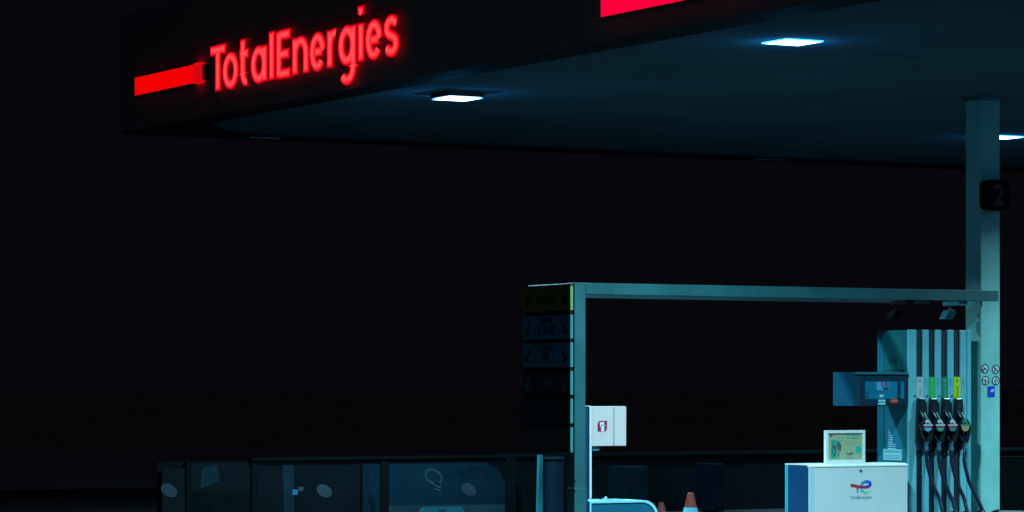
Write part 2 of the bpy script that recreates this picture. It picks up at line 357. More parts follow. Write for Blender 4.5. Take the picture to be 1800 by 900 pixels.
# ------------------------------------------------------------------ gantry
GY = 28.02; GD = 1.0
gx0, d0 = onY(1010, GY); gx1, d1 = onY(1755.5, GY); gpi, _ = onY(1029.5, GY)
bz1 = (zat(496.5, d0)+zat(511, d1))/2; bz0 = (zat(517.3, onY(1031, GY)[1])+zat(529.5, d1))/2
g = thing('pump_gantry', 'pale teal steel gantry with one post and a long beam over the pump island', 'gantry', (gx0, GY, IS))
obj('post', bx(gx0, gpi, GY, GY+.14, IS, bz1), M_gantry, g, bevel=.006)
obj('front_beam', bx(gpi+.0015, gx1, GY, GY+.12, bz0, bz1), M_gantry, g, bevel=.006)
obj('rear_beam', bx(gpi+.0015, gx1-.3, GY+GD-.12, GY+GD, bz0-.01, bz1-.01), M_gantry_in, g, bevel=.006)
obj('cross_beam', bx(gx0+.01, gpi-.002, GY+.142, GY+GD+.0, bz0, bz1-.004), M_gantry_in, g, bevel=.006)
obj('rear_post', bx(gx0+.02, gpi-.02, GY+GD-.14, GY+GD-.02, bz0-2.35+.02, bz0-.002), M_fascia, g) if False else None
z_ = zat(858, d0)
obj('base_sleeve', bx(gx0-.004, gpi+.004, GY-.004, GY+.144, IS, z_), M_gantry, g, bevel=.004)
for py in (843, 862): zz = zat(py, d0); obj('bolt', bx(gx0-.004, gx0+.012, GY-.012, GY-.001, zz-.012, zz+.012), M_metal, g)
for px in (1140, 1475): X, d = onY(px, GY); obj('fixing', bx(X-.02, X+.02, GY-.004, GY-.0005, bz0+.004, bz0+.016), M_metal, g)

# fuel board on the gantry end
BX = gx0-.012; bt = .032
fb = thing('fuel_board', 'unlit stack of yellow, blue and black fuel name panels on the gantry end', 'sign board', (BX, GY+.5, 1.0))
rows = [(502.5, 545), (553, 595), (602, 645), (652, 694), (701, 744), (751, 795)]
Mrow = [mat('fuel_yellow', (.17, .19, .04), .5, var=.08), mat('fuel_blue', (.035, .22, .42), .5, var=.08), MATS.get('fuel_blue'), mat('fuel_black', (.03, .04, .04), .5, var=.1)]
Mrow[2] = Mrow[1]; Mrow += [Mrow[3], Mrow[3]]
M_edge = mat('panel_edge', (.07, .26, .29), .4, var=.05); M_edgey = mat('panel_edge_yellow', (.25, .38, .15), .4, var=.05)
dB = onY(1007, GY)[1]
inkf = mat('fuel_ink', (.005, .007, .008), .6, var=0); inkg = mat('fuel_ink_green', (.03, .16, .13), .6, var=0); inkb = mat('fuel_ink_blue', (.02, .16, .26), .6, var=0)
txt = [['GAZOLE'], ['SUPER', 'E10-95'], ['SUPER', '95'], ['---', '99'], [], []]
for i, (a, b) in enumerate(rows):
    z1, z0 = zat(a, dB), zat(b, dB); yn, yf = GY+.01, GY+GD+.02
    p = obj('panel', bx(BX-bt, BX, yn, yf, z0, z1), Mrow[i], fb)
    p.data.materials.append(M_edgey if i == 0 else M_edge)
    for pl in p.data.polygons:
        if pl.normal.y < -.5: pl.material_index = 1
    hh = z1-z0; cy = (yn+yf)/2
    if i < 4:
        ink = inkf if i < 3 else inkg
        def mk(name, s, sz, v, xs=1.0, ink=ink):
            o = textmesh(name, s, sz, ink, fX(cy, (z0+z1)/2+v, BX-bt), p, h=.002, xs=xs, bold=.003); o.matrix_parent_inverse = Matrix.Identity(4); return o
        if i == 0: mk('lettering', 'GAZOLE', .10, .0)
        elif i == 1: mk('lettering', 'SUPER', .085, .07); mk('lettering', 'E10-95', .14, -.035, .95)
        elif i == 2: mk('lettering', 'SUPER', .085, .07); mk('lettering', '95', .14, -.035)
        else: mk('lettering', '- 98', .13, .0, 1.3)
        for sgn, cc in ((-1, -.39), (1, .37)):
            bm = bmesh.new()
            fn = fX(cy-cc, (z0+z1)/2-.01, BX-bt)
            ribbon(bm, [(-.05*sgn, .07), (.04*sgn, -.05)], .022, fn, .001, .003)
            ribbon(bm, [(-.03*sgn, -.055), (.045*sgn, -.055), (.045*sgn, .02)], .02, fn, .001, .0036)
            o = obj('arrow', bm, ink if i < 3 else inkb, p); o.matrix_parent_inverse = Matrix.Identity(4)
bm = bmesh.new(); box(bm, BX-bt-.002, BX+.004, GY+.01, GY+GD+.02, zat(501.2, dB), zat(500, dB)); obj('top_trim', bm, M_metal, fb)
bm = bmesh.new()
for a, b in zip(rows, rows[1:]): box(bm, BX-bt*.8, BX-.004, GY+.02, GY+GD, zat(b[0], dB), zat(a[1], dB))
box(bm, BX-.004, BX+.0, GY+.03, GY+GD, zat(795, dB), zat(501, dB))
obj('backing', bm, M_fascia, fb)

# cameras under the beam
def cctv(px, py, label, m, s=1.0):
    x, y, z = PY(px, py, GY+.35)
    zt = bz0-.0
    t = thing('surveillance_camera', label, 'camera', (x, GY+.35, zt))
    obj('mount', bx(x-.045*s, x+.05*s, GY+.06, GY+.40, zt-.05, zt-.004), m, t, bevel=.006)
    obj('stem', bx(x+.012, x+.028, GY+.33, GY+.36, zt-.10, zt-.05), m, t)
    bm = bmesh.new(); fn = fY(x, zt-.15, GY+.42)
    prism(bm, [(-.085*s, -.05), (.03*s, -.05), (.075*s, .02), (.07*s, .05), (-.02*s, .05)], fn, 0, .12)
    obj('housing', bm, m, t, bevel=.008)
M_cctv = mat('camera_shell', (.10, .42, .55), .4, var=.1)
cctv(1667, 541, 'pale blue surveillance camera hanging under the beam above the fuel hoses', M_cctv)
cctv(1574, 541, 'unlit dark surveillance camera hanging under the beam left of the pale one', M_fascia, 1.0)

# ------------------------------------------------------------------ fuel dispenser
PYF = 28.12                     # front of the hose bank
bxl, dL = onY(1597, PYF); bxr, dR = onY(1707, PYF); dm = (dL+dR)/2
Ybk, _ = onX(1543, bxl); ptop = zat(580, dm)
fd = thing('fuel_dispenser', 'tall teal fuel dispenser with four hoses, a display box on its side and number 2', 'fuel pump', ((bxl+bxr)/2, PYF+.3, IS))
obj('body', bx(bxl, bxr, PYF+.03, Ybk, IS, ptop-.005), M_bluemid, fd, bevel=.004)
strips = [(1597, 1611), (1622.3, 1632.8), (1643.8, 1654.5), (1666, 1676.5), (1688, 1699), (1700.3, 1707)]
def sx(px, Y=PYF): return onY(px, Y)[0]
for a, b in strips: obj('front_strip', bx(sx(a), sx(b), PYF, PYF+.028, IS, ptop), M_strip, fd, bevel=.003)
obj('slot_lining', bx(bxl+.02, bxr-.02, PYF+.018, PYF+.0295, IS, ptop-.003), M_slot, fd)
slots = [(1611, 1622.3), (1632.8, 1643.8), (1654.5, 1666), (1676.5, 1688)]
gradecol = [('grade_white', (.50, .60, .64)), ('grade_green', (.02, .50, .10)), ('grade_dark_green', (.01, .22, .10)), ('grade_lime', (.52, .72, .01))]
gname = ['white', 'bright green', 'dark green', 'yellow-green']
inkc = [mat('label_teal_ink', (.02, .25, .25), .5, var=0), mat('label_lime_ink', (.08, .8, .25), .5, var=0), mat('label_pale_ink', (.15, .6, .5), .5, var=0), mat('label_dark_ink', (.04, .14, .01), .5, var=0)]
M_dot = mat('round_button_teal', (.01, .17, .18), .4, var=0)
emb = [mat('emblem_white', (.75, .8, .8), .4, var=0), mat('emblem_red', (.45, .04, .10), .4, var=0)]
embc = [mat('emblem_sky', (.08, .45, .75), .4, var=0), mat('emblem_green', (.03, .35, .25), .4, var=0), mat('emblem_deep_green', (.02, .25, .22), .4, var=0), mat('emblem_amber', (.45, .35, .15), .4, var=0)]
order = ['leftmost', 'second from the left', 'third from the left', 'rightmost']
for i, (a, b) in enumerate(slots):
    xa, xb = sx(a), sx(b); xc = (xa+xb)/2; d = onY((a+b)/2, PYF)[1]; Z = lambda py: zat(py, d)
    lab = obj('grade_label', bx(xa+.003, xb-.003, PYF-.003, PYF+.017, Z(699.5), Z(662.5)), mat(*gradecol[i], .4, var=.05), fd)
    fn = fY(xc, Z(681), PYF-.003)
    bm = bmesh.new(); ring(bm, (lambda f_: lambda u, v, h: f_(u, v+.075, h))(fn), .012, .007, .0005, .002, 14); o = obj('emblem', bm, inkc[i], lab); o.matrix_parent_inverse = Matrix.Identity(4)
    word = ['Super', 'Excellium', 'Excellium', 'Diesel'][i]
    f3 = (lambda f_: lambda u, v, h: f_(-v, u-.045, h))(fn)
    o = textmesh('lettering', word, .042 if i != 3 else .05, inkc[i], f3, lab, h=.002); o.matrix_parent_inverse = Matrix.Identity(4)
    # small printing on the strip beside, and round button
    bm = bmesh.new()
    sxm = sx((b+ (slots[i+1][0] if i < 3 else 1699))/2)
    for q in range(5): box(bm, sxm-.022, sxm+.020-.008*(q % 2), PYF-.002, PYF-.0005, Z(666.5+2.9*q), Z(665.6+2.9*q))
    obj('small_print', bm, mat('print_grey', (.10, .25, .35), .6, var=0) if i == 0 else MATS['print_grey'], fd)
    bm = bmesh.new(); X, _, zz = PY(a-3.2, 696, PYF); prism(bm, arc(0, 0, .014, .014, 0, 360, 14)[:-1], fY(X, zz, PYF), .0005, .006); obj('button', bm, M_dot, fd)
    # nozzle boot: tapering black shroud
    x1, x2, x3, x4 = xc-.052, xc+.046, xc-.066, xc+.060
    bm = bmesh.new(); fn = fY(0, 0, PYF); prism(bm, [(x1+.01, Z(700)), (x2-.01, Z(700)), (x2, Z(703)), (x4, Z(740)), (x4+.018, Z(756)), (x4+.016, Z(780)), (x2-.012, Z(792)), (x1+.005, Z(792)), (x3-.004, Z(776)), (x3-.002, Z(756)), (x3, Z(740)), (x1, Z(703))], fn, .001, .05)
    boot = obj('nozzle_boot', bm, M_blackgloss, fd, bevel=.008)
    bm = bmesh.new(); prism(bm, [(xc-.024, Z(705)), (xc+.020, Z(705)), (xc+.034, Z(742)), (xc-.038, Z(742))], fn, .0505, .053); o = obj('holster_recess', bm, M_black, boot); o.matrix_parent_inverse = Matrix.Identity(4)
    # nozzle and hose, lifted off to fill a tank
    nx, nyy = xc, PYF-.10
    nz = thing('fuel_nozzle', '%s fuel nozzle, below the %s grade label' % (order[i], gname[i]), 'fuel nozzle', (nx, nyy, Z(747)), 'fuel nozzles hanging on the dispenser')
    bm = bmesh.new()
    P = smooth_path([(xc-.03, PYF-.045, Z(722)), (xc+.0, PYF-.09, Z(735)), (xc+.05, PYF-.12, Z(747)), (xc+.06, PYF-.115, Z(762)), (xc+.045, PYF-.10, Z(778))], 6)
    tube(bm, P, [.016+.022*min(1, k/9)-.012*max(0, (k-16)/8) for k in range(len(P))], 12)
    obj('grip', bm, M_blackgloss, nz, smooth=True)
    bm = bmesh.new(); tube(bm, [(xc-.014, PYF-.105, Z(725)), (xc+.016, PYF-.125, Z(738))], .008, 8); obj('lever', bm, mat('lever_green', (.12, .60, .42), .35, var=0) if i == 0 else MATS['lever_green'], nz)
    bm = bmesh.new(); tube(bm, smooth_path([(xc-.05, PYF-.06, Z(744)), (xc-.045, PYF-.11, Z(766)), (xc+.0, PYF-.12, Z(776)), (xc+.05, PYF-.10, Z(775))], 5), .010, 8); obj('trigger_guard', bm, M_black, nz, smooth=True)
    # round emblem cap, bands of colour
    ex, ey, ez = PY((a+b)/2+14.7, 747.5, PYF-.17)
    rr = .063; fn = fY(ex, ez, ey)
    bm = bmesh.new(); prism(bm, arc(0, 0, rr, rr*1.12, 0, 360, 30)[:-1], fn, -.05, 0); cap_ = obj('emblem_cap', bm, M_blackgloss, nz, bevel=.004)
    def seg(v0, v1, m, k=.9, hz=.003):
        n = 10; L_ = [(-k*rr*math.sqrt(max(0, 1-(v)**2)), v*rr*1.12) for v in [v0+(v1-v0)*j/n for j in range(n+1)]]
        pts = L_+[(-u, v) for u, v in L_[::-1]]; bm = bmesh.new(); prism(bm, pts, fn, .0005, hz); o = obj('emblem_band', bm, m, cap_); o.matrix_parent_inverse = Matrix.Identity(4)
    seg(-.93, -.42, embc[i]); seg(-.38, -.10, emb[1] if i < 3 else embc[3]); seg(-.06, .12, emb[0] if i < 3 else embc[1], 1.0)
    bm = bmesh.new(); ribbon(bm, [(-.038, .035), (-.02, .055), (.008, .050), (.022, .030), (.034, .014)], .014, fn, .001, .004); ribbon(bm, [(-.030, .018), (-.010, .040), (.008, .020)], .008, fn, .001, .0046)
    o = obj('swirl', bm, emb[0] if i < 3 else embc[1], cap_); o.matrix_parent_inverse = Matrix.Identity(4)
    hx, hy, hz = PY((a+b)/2+(11.8, 12, 12.3, 14.5)[i], 776, PYF-.10)
    bm = bmesh.new(); lathe(bm, hx, hy, [(.020, Z(793)), (.026, Z(791)), (.026, Z(787)), (.021, Z(786)), (.021, Z(781)), (.025, Z(780)), (.025, Z(777)), (.018, Z(775))], 16)
    obj('swivel', bm, mat('swivel_blue_steel', (.08, .28, .38), .3, metal=.4) if i == 0 else MATS['swivel_blue_steel'], nz, smooth=False)
    ends = [(1658, 1666), (1681, 1688), (1701, 1712), (1730, 1741)][i]
    c0 = (a+b)/2
    dx = ends[0]-c0
    Q = [(hx, hy, Z(791)), PY(c0+12.5, 808, PYF-.11), PY(c0+15.5, 825, PYF-.13), PY(c0+22.5, 850, PYF-.16), PY(c0+30+.1*dx, 875, PYF-.20), PY(ends[0], 903, PYF-.26), PY(ends[1], 935, PYF-.30)]
    x_, y_, z_ = Q[-1]; Q += [(x_+.10, y_-.02, .20), (x_+.02, y_+.10, IS+.022), (x_-.25, y_+.16, IS+.022), (x_-.36, PYF-.03, IS+.022)]
    bm = bmesh.new(); tube(bm, smooth_path(Q, 8), .0205, 12); obj('hose', bm, M_hose, nz, smooth=True)

bm = bx(sx(1609.5), sx(1695), PYF-.045, PYF-.001, zat(777, dm), zat(755, dm)); obj('nozzle_tray', bm, M_black, fd, bevel=.01)
# side face details of the dispenser, facing the road
def sidebox(name, pa, pb, qa, qb, t, m, parent=fd, X=bxl):
    ya, d = onX(pa, X); yb, d2 = onX(pb, X); dd = (d+d2)/2
    return obj(name, bx(X-t, X-.0005, yb, ya, zat(qb, dd), zat(qa, dd)), m, parent)
sidebox('corner_strip', 1543, 1554, 581.5, 815, .006, mat('corner_teal', (.006, .17, .25), .4))
bm = bmesh.new()
for r_ in range(3):
    for c_ in range(2):
        ya, d = onX(1562+c_*8.5, bxl); yb, _ = onX(1562+c_*8.5+6, bxl); box(bm, bxl-.003, bxl-.0005, yb, ya, zat(631.5+r_*4, d), zat(630+r_*4, d))
obj('vent_grille', bm, M_ink, fd)
ya, d = onX(1555, bxl); yb, _ = onX(1590, bxl); bm = bx(bxl-.003, bxl-.0005, yb, ya, zat(651.4, d), zat(650, d)); obj('seam', bm, M_ink, fd)
yk, d = onX(1587, bxl); bm = bmesh.new(); zz = zat(652, d); box(bm, bxl-.012, bxl-.0005, yk-.02, yk+.03, zz-.014, zz+.016); obj('lock', bm, M_slot, fd, bevel=.004)
sidebox('lower_panel', 1556, 1586, 717, 788, .003, mat('lower_panel_dark', (.015, .16, .26), .4))
bm = bmesh.new()
for k in range(10):
    ln = .12 if k > 2 else .04+.03*k
    ya, d = onX(1561.5, bxl); zz = zat(757+k*3.9, d); box(bm, bxl-.006, bxl-.0035, ya-ln*.75, ya, zz-.006, zz+.004)
    yb, d = onX(1570.5, bxl)
    if k > 5: box(bm, bxl-.006, bxl-.0035, yb-.05, yb, zz-.005, zz+.003)
obj('price_list', bm, mat('list_white', (.35, .62, .70), .5, var=0), fd)
nt_ = sidebox('notice_plate', 1553.5, 1585.5, 789.5, 809, .007, mat('notice_white', (.30, .60, .66), .5, var=.05))
bm = bmesh.new(); fn = fX(onX(1553.5, bxl)[0], zat(809, dm), bxl-.007)
for k in range(13): box(bm, bxl-.009, bxl-.0072, *sorted((onX(1555.5+k*2.3, bxl)[0], onX(1556.6+k*2.3, bxl)[0])), zat(796, dm), zat(791.5, dm))
for k in range(3): box(bm, bxl-.009, bxl-.0072, *sorted((onX(1555.5, bxl)[0], onX(1583, bxl)[0])), zat(801+k*2.6, dm), zat(800.3+k*2.6, dm))
obj('notice_lines', bm, mat('notice_grey', (.06, .24, .34), .5, var=0), nt_).matrix_parent_inverse = Matrix.Identity(4)

# display head
DY = PYF-.02
hx0, dh0 = onY(1503.5, DY); hx1, dh1 = onY(1595.5, DY); dh = (dh0+dh1)/2; hyb, _ = onX(1465, hx0)
hz1, hz0 = zat(654, dh), zat(713.5, dh)
hd = obj('display_head', bx(hx0, hx1-.0, DY, hyb, hz0, hz1), M_head, fd, bevel=.006)
sd = obj('side_cover', bx(hx0-.006, hx0-.0005, DY+.01, hyb-.003, hz0+.002, hz1-.002), M_headside, hd); sd.matrix_parent_inverse = Matrix.Identity(4)
def hface(name, pa, pb, qa, qb, t, m, par=hd):
    xa, d = onY(pa, DY); xb, d2 = onY(pb, DY); dd = (d+d2)/2
    o = obj(name, bx(xa, xb, DY-t, DY-.0005, zat(qb, dd), zat(qa, dd)), m, par); o.matrix_parent_inverse = Matrix.Identity(4); return o
hface('top_lip', 1503.5, 1595.5, 654, 658, .02, M_bluemid)
hface('bezel', 1514, 1594, 661, 711, .006, mat('bezel_navy', (.005, .035, .07), .3, var=.05))
hface('screen', 1520.5, 1576.5, 670.5, 701.2, .009, mat('screen_glass', (.01, .20, .33), .15, var=.2, scale=4))
hface('screen_lilac_patch', 1540, 1552, 671.5, 686, .0105, mat('screen_lilac', (.16, .36, .60), .2, var=.3, scale=12))  # lilac patch on the screen
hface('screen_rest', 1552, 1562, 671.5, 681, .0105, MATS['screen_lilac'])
hface('side_window', 1582.5, 1588.5, 670.5, 700.5, .009, MATS['screen_glass'])
def on_head(px, py): x, y, z = PY(px, py, DY); return fY(x, z, DY)
for s, px, py, sz, xs, m in (('0.00', 1554.5, 676, .075, .8, M_ink), ('2', 1524, 694.5, .10, .8, M_ink), ('0.00', 1556, 682.6, .03, 1.4, M_ink)):
    o = textmesh('digits', s, sz, m, on_head(px, py), hd, h=.0125, xs=xs, bold=.001); o.matrix_parent_inverse = Matrix.Identity(4)
bm = bmesh.new()
for py in (674.8, 683.8): x, _, z = PY(1528, py, DY); box(bm, x, x+.05, DY-.0115, DY-.0095, z-.002, z+.003)
o = obj('screen_print', bm, mat('screen_print', (.01, .12, .24), .5, var=0), hd); o.matrix_parent_inverse = Matrix.Identity(4)
M_key = mat('key_pale', (.35, .75, .75), .4, var=0)
hface('card_label', 1545.3, 1552, 693.5, 698.2, .012, M_key)
for r_ in range(2):
    for c_ in range(4):
        hface('key', 1543+c_*3.2, 1545.4+c_*3.2, 702.4+r_*5.2, 706.2+r_*5.2, .014, M_key)
xk, d = onY(1570.5, DY); bm = bmesh.new(); zz = zat(705, d); prism(bm, arc(0, 0, .065, .026, 0, 360, 20)[:-1], fY(xk, zz, DY), .006, .012)
o = obj('red_badge', bm, mat('badge_red', (.40, .03, .03), .4, var=0, emit=(1, .08, .06), strength=.03), hd); o.matrix_parent_inverse = Matrix.Identity(4)
o = textmesh('lettering', 'STOP', .032, mat('badge_text', (1, .45, .4), .5, var=0), fY(xk, zz, DY), hd, h=.0135); o.matrix_parent_inverse = Matrix.Identity(4)

# ------------------------------------------------------------------ white cabinet in front
KY = 27.86
kx0, k0 = onY(1422.5, KY); kx1, k1 = onY(1595.5, KY); kyb, _ = onX(1380.5, kx0); kz = zat(815, (k0+k1)/2)
kb = thing('service_cabinet', 'low white metal cabinet with colourful TotalEnergies logo and blue side, left of the hoses', 'cabinet', ((kx0+kx1)/2, KY+.2, IS))
obj('carcass', bx(kx0+.004, kx1-.004, KY+.03, kyb-.004, IS, kz-.012), M_blue, kb, bevel=.01)
obj('side_panel', bx(kx0-.003, kx0+.003, KY+.022, kyb-.06, IS+.02, kz-.02), M_blue, kb, bevel=.003)
obj('rear_corner', bx(kx0-.006, kx0+.002, kyb-.055, kyb, IS, kz-.012), mat('cabinet_corner', (.05, .42, .60), .35), kb, bevel=.003)
dr = obj('front_door', bx(kx0, kx1, KY, KY+.02, IS+.03, kz-.03), M_white, kb, bevel=.006)
obj('door_margin', bx(kx0+.0, sx(1430, KY), KY-.004, KY-.0005, IS+.03, kz-.034), mat('margin_pale_blue', (.52, .66, .74), .35, var=.05), kb)
bm = bmesh.new(); P_ = [(KY-.006, kz-.032), (KY-.006, kz-.02), (KY+.04, kz), (kyb, kz), (kyb, kz-.012), (KY+.03, kz-.012), (KY+.03, kz-.032)]
prism(bm, P_, lambda u, v, h: (h, u, v), kx0-.004, kx1+.002); obj('lid', bm, M_whitetop, kb)
X, _, zz = PY(1513, 827.5, KY); bm = bmesh.new(); prism(bm, arc(0, 0, .014, .014, 0, 360, 18)[:-1], fY(X, zz, KY), .0005, .008); obj('lock', bm, mat('lock_teal', (.02, .15, .2), .3, metal=.5), kb)
# ribbon logo
def LP(px, py): X, Y, z = PY(px, py, KY); return (X, z)
fn = fY(0, 0, KY)
def logo(pts, wd, cols, h, part='logo_ribbon'):
    P = smooth_path([Vector((*LP(*p), 0)) for p in pts], 6); n = len(P)
    bm = bmesh.new(); fi = 0
    for i in range(n-1):
        n0 = len(bm.faces)
        ribbon(bm, [P[i].xy, (P[i+1]+(P[i+1]-P[i])*.15).xy], wd, fn, .0008, h+(i % 2)*.0002)
        bm.faces.ensure_lookup_table()
        for f_ in range(n0, len(bm.faces)): bm.faces[f_].material_index = min(len(cols)-1, int(i/(n-1)*len(cols)))
    obj(part, bm, None, kb, mats=cols)
lc = lambda n, c: mat(n, c, .45, var=0)
reds = [lc('logo_red', (.50, .02, .05)), lc('logo_crimson', (.55, .03, .07)), lc('logo_magenta', (.40, .02, .14)), lc('logo_violet', (.20, .02, .28)), lc('logo_indigo', (.05, .04, .45)), lc('logo_blue', (.01, .08, .62)), lc('logo_azure', (.01, .14, .62)), lc('logo_sky', (.01, .25, .60)), lc('logo_cyan', (.02, .35, .55))]
logo([(1506, 857), (1507.5, 861), (1507, 866)], .026, [lc('logo_coral', (.55, .15, .12)), lc('logo_taupe', (.35, .35, .3))], .002)
logo([(1513, 860), (1516, 863.5), (1521, 866), (1526, 865), (1530, 862)], .026, [lc('logo_teal', (.05, .45, .45)), lc('logo_green', (.25, .60, .42)), lc('logo_lime', (.45, .68, .35))], .0024)
logo([(1495, 852.8), (1503, 854), (1512, 855.8), (1521, 856), (1527, 854.5), (1530, 851), (1528, 847.5), (1522, 846.5), (1517, 848.5), (1514, 852)], .032, reds, .0032)
tx0, _, tz = PY(1494.5, 877.5, KY); tx1, _, _ = PY(1532, 877.5, KY)
adv = 0; gap = .10; tot = sum(GL[c][0] for c in 'TotalEnergies')+gap*12; k = (tx1-tx0)/tot*1.0; bm = bmesh.new()
for ch in 'TotalEnergies':
    for si, (pts, cl) in enumerate(GL[ch][1]):
        ribbon(bm, [((adv+p[0])*k, p[1]*k*1.15) for p in pts], W*k*.7, fY(tx0, tz, KY), .0006, .0018+si*.0003, bool(cl))
    adv += GL[ch][0]+gap
obj('lettering', bm, M_inkgrey, kb)
obj('plinth', bx(kx0+.03, kx1-.03, KY+.05, kyb-.03, IS-.001, IS+.04), M_mull, kb)

# framed poster standing on the cabinet
FYp = KY+.05
fx0, f0 = onY(1452, FYp); fx1, f1 = onY(1521, FYp); fz1 = zat(756.5, f0); fz0 = kz+.001
pf = thing('poster_frame', 'white framed greenish poster standing on top of the white cabinet', 'poster', ((fx0+fx1)/2, FYp, fz0))
b_ = .032; bm = bmesh.new()
box(bm, fx0, fx0+b_, FYp, FYp+.04, fz0, fz1); box(bm, fx1-b_, fx1, FYp, FYp+.04, fz0, fz1)
box(bm, fx0+b_, fx1-b_, FYp+.0, FYp+.04, fz1-b_, fz1-.0005); box(bm, fx0+b_, fx1-b_, FYp, FYp+.04, fz0+.0005, fz0+b_+.01)
obj('frame', bm, M_whitetop, pf)
px_ = lambda q: onY(q, FYp)[0]; pz = lambda q: zat(q, (f0+f1)/2)
po = obj('poster', bx(fx0+b_, fx1-b_, FYp+.014, FYp+.03, fz0+b_+.01, fz1-b_), mat('poster_olive', (.42, .48, .28), .35, var=.12, scale=5), pf)
def pr(name, rects, m, h=.0136):
    bm = bmesh.new()
    for a, b, c, e in rects: box(bm, px_(a), px_(b), FYp+h-.001, FYp+.0139, pz(e), pz(c))
    o = obj(name, bm, m, po); o.matrix_parent_inverse = Matrix.Identity(4)
mt = mat('poster_teal', (.02, .32, .26), .5, var=.1)
pr('photo_panel', [(1462, 1472, 773.5, 807)], mt)
pr('photo_greenery', [(1462, 1472, 803, 807), (1466, 1471, 779, 784)], mat('poster_green', (.03, .45, .16), .5, var=0), .0128)
mg = mat('poster_grey', (.10, .13, .16), .5, var=.3, scale=30)
bm = bmesh.new(); ff = lambda u, v, h: (px_(u), FYp+.0139-h, pz(v))
prism(bm, [(1472, 781), (1474, 775.5), (1476, 775), (1477.5, 779), (1480, 782), (1479.5, 791), (1476, 792.5), (1473, 789)], ff, 0, .0018)
prism(bm, [(1464, 784), (1466, 780.5), (1468, 781), (1470, 785), (1472.0, 787), (1471, 790), (1466, 789)], ff, 0, .0022)
o = obj('figures', bm, mg, po); o.matrix_parent_inverse = Matrix.Identity(4)
bm = bmesh.new()
for (u0, v0, u1, v1) in ((1474, 792, 1474.5, 801), (1478.5, 791, 1476.5, 799), (1465, 790, 1464, 797), (1470, 789, 1470.5, 799), (1467, 796, 1468.5, 803), (1475.8, 800, 1475.5, 807)):
    ribbon(bm, [(px_(u0), pz(v0)), (px_(u1), pz(v1))], .007, lambda u, v, h: (u, FYp+.0139-h, v), 0, .002)
for (u0, v0) in ((1475.5, 769.5), (1481, 770.5), (1484.3, 767), (1478.8, 774.7), (1483, 774.8), (1481.8, 763.3)):
    prism(bm, [(u0-1, v0+.8), (u0-.2, v0-1), (u0+1, v0+.2)], ff, 0, .0016)
o = obj('sketch_marks', bm, mat('poster_dark', (.03, .10, .10), .5, var=0), po); o.matrix_parent_inverse = Matrix.Identity(4)
bm = bmesh.new(); prism(bm, [(1459.3, 760.5), (1464, 760.5), (1464, 766), (1461.7, 768.6), (1459.3, 766)], ff, 0, .0016); o = obj('shield_crest', bm, MATS['poster_dark'], po); o.matrix_parent_inverse = Matrix.Identity(4)
pr('shield_stripes', [(1460.2, 1460.9, 761.5, 766), (1462.3, 1463, 761.5, 766)], mat('crest_red', (.5, .15, .15), .5, var=0), .0118)
pr('pink_lines', [(1465.5, 1478.5, 761.4, 763.2), (1465.5, 1474, 764.5, 766)], mat('poster_pink', (.50, .30, .26), .5, var=0))
pr('heading_lines', [(1488, 1494, 764, 766.4), (1496, 1511.5, 764, 766.4), (1489, 1494, 768.8, 771.2), (1496, 1510, 768.8, 771.2)], mat('poster_heading', (.10, .34, .26), .5, var=0))
pr('text_lines', [(1489, 1506, 775, 776), (1489, 1508, 778.2, 779.2), (1489, 1504, 781.4, 782.2), (1489.5, 1500, 804, 805.2), (1486, 1512, 807, 807.4)], mat('poster_text', (.20, .36, .26), .5, var=0))
bm = bmesh.new(); cxp, czp = px_(1510), pz(790.3); prism(bm, arc(0, 0, .036, .040, 0, 360, 24)[:-1], lambda u, v, h: (cxp+u, FYp+.0139-h, czp+v), 0, .0016); o = obj('round_badge', bm, mat('badge_teal', (.0, .42, .36), .5, var=0), po); o.matrix_parent_inverse = Matrix.Identity(4)
bm = bmesh.new(); ribbon(bm, [(px_(a), pz(b)) for a, b in ((1489.5, 797.2), (1494, 798.5), (1499, 798.6), (1500.5, 797), (1498, 795.6), (1495.5, 796.8))], .009, lambda u, v, h: (u, FYp+.0139-h, v), 0, .0016)
ribbon(bm, [(px_(1493.3), pz(799)), (px_(1493.8), pz(801.5))], .006, lambda u, v, h: (u, FYp+.0139-h, v), 0, .0014); o = obj('small_logo', bm, MATS['poster_dark'], po); o.matrix_parent_inverse = Matrix.Identity(4)

# ------------------------------------------------------------------ paper towel and bin stand beside the post
TY = 28.05
qx = lambda px: onY(px, TY)[0]; qd = onY(1070, TY)[1]; qz = lambda py: zat(py, qd)
ts = thing('towel_stand', 'white towel box with red leaf logo on a bracket above a rounded blue bin', 'service stand', (qx(1060), TY+.15, IS))
tbx = obj('towel_box', bx(qx(1040.5), qx(1101), TY, TY+.24, qz(784), qz(714.3)), mat('towel_box_white', (.84, .62, .62), .4, var=.04), ts, bevel=.006)
def tb(name, bm, m): o = obj(name, bm, m, tbx); o.matrix_parent_inverse = Matrix.Identity(4); return o
tb('seam', bx(qx(1078.4), qx(1079.7), TY-.002, TY-.0003, qz(783.5), qz(714.8)), M_inkgrey)
tb('fold', bx(qx(1043.6), qx(1044.2), TY-.001, TY-.0002, qz(783.5), qz(714.8)), mat('fold_grey', (.55, .60, .62), .4, var=0))
tb('nozzle_flap', bx(qx(1044), qx(1056), TY+.03, TY+.15, qz(792), qz(784.2)), mat('flap_teal', (.03, .22, .30), .4))
lg = lambda u, v, h: (qx(u), TY-h, qz(v))
bm = bmesh.new()
cor = [(1050.4, 758.5), (1050.4, 744.5), (1051.2, 742), (1052.6, 740.3), (1054.8, 739.6), (1067, 739.6), (1067, 752.5), (1066, 755.8), (1064.2, 757.8), (1061.5, 758.5)]
prism(bm, cor, lg, .0003, .002); lgo = tb('leaf_logo', bm, mat('logo_maroon', (.42, .012, .09), .4, var=0))
bm = bmesh.new()
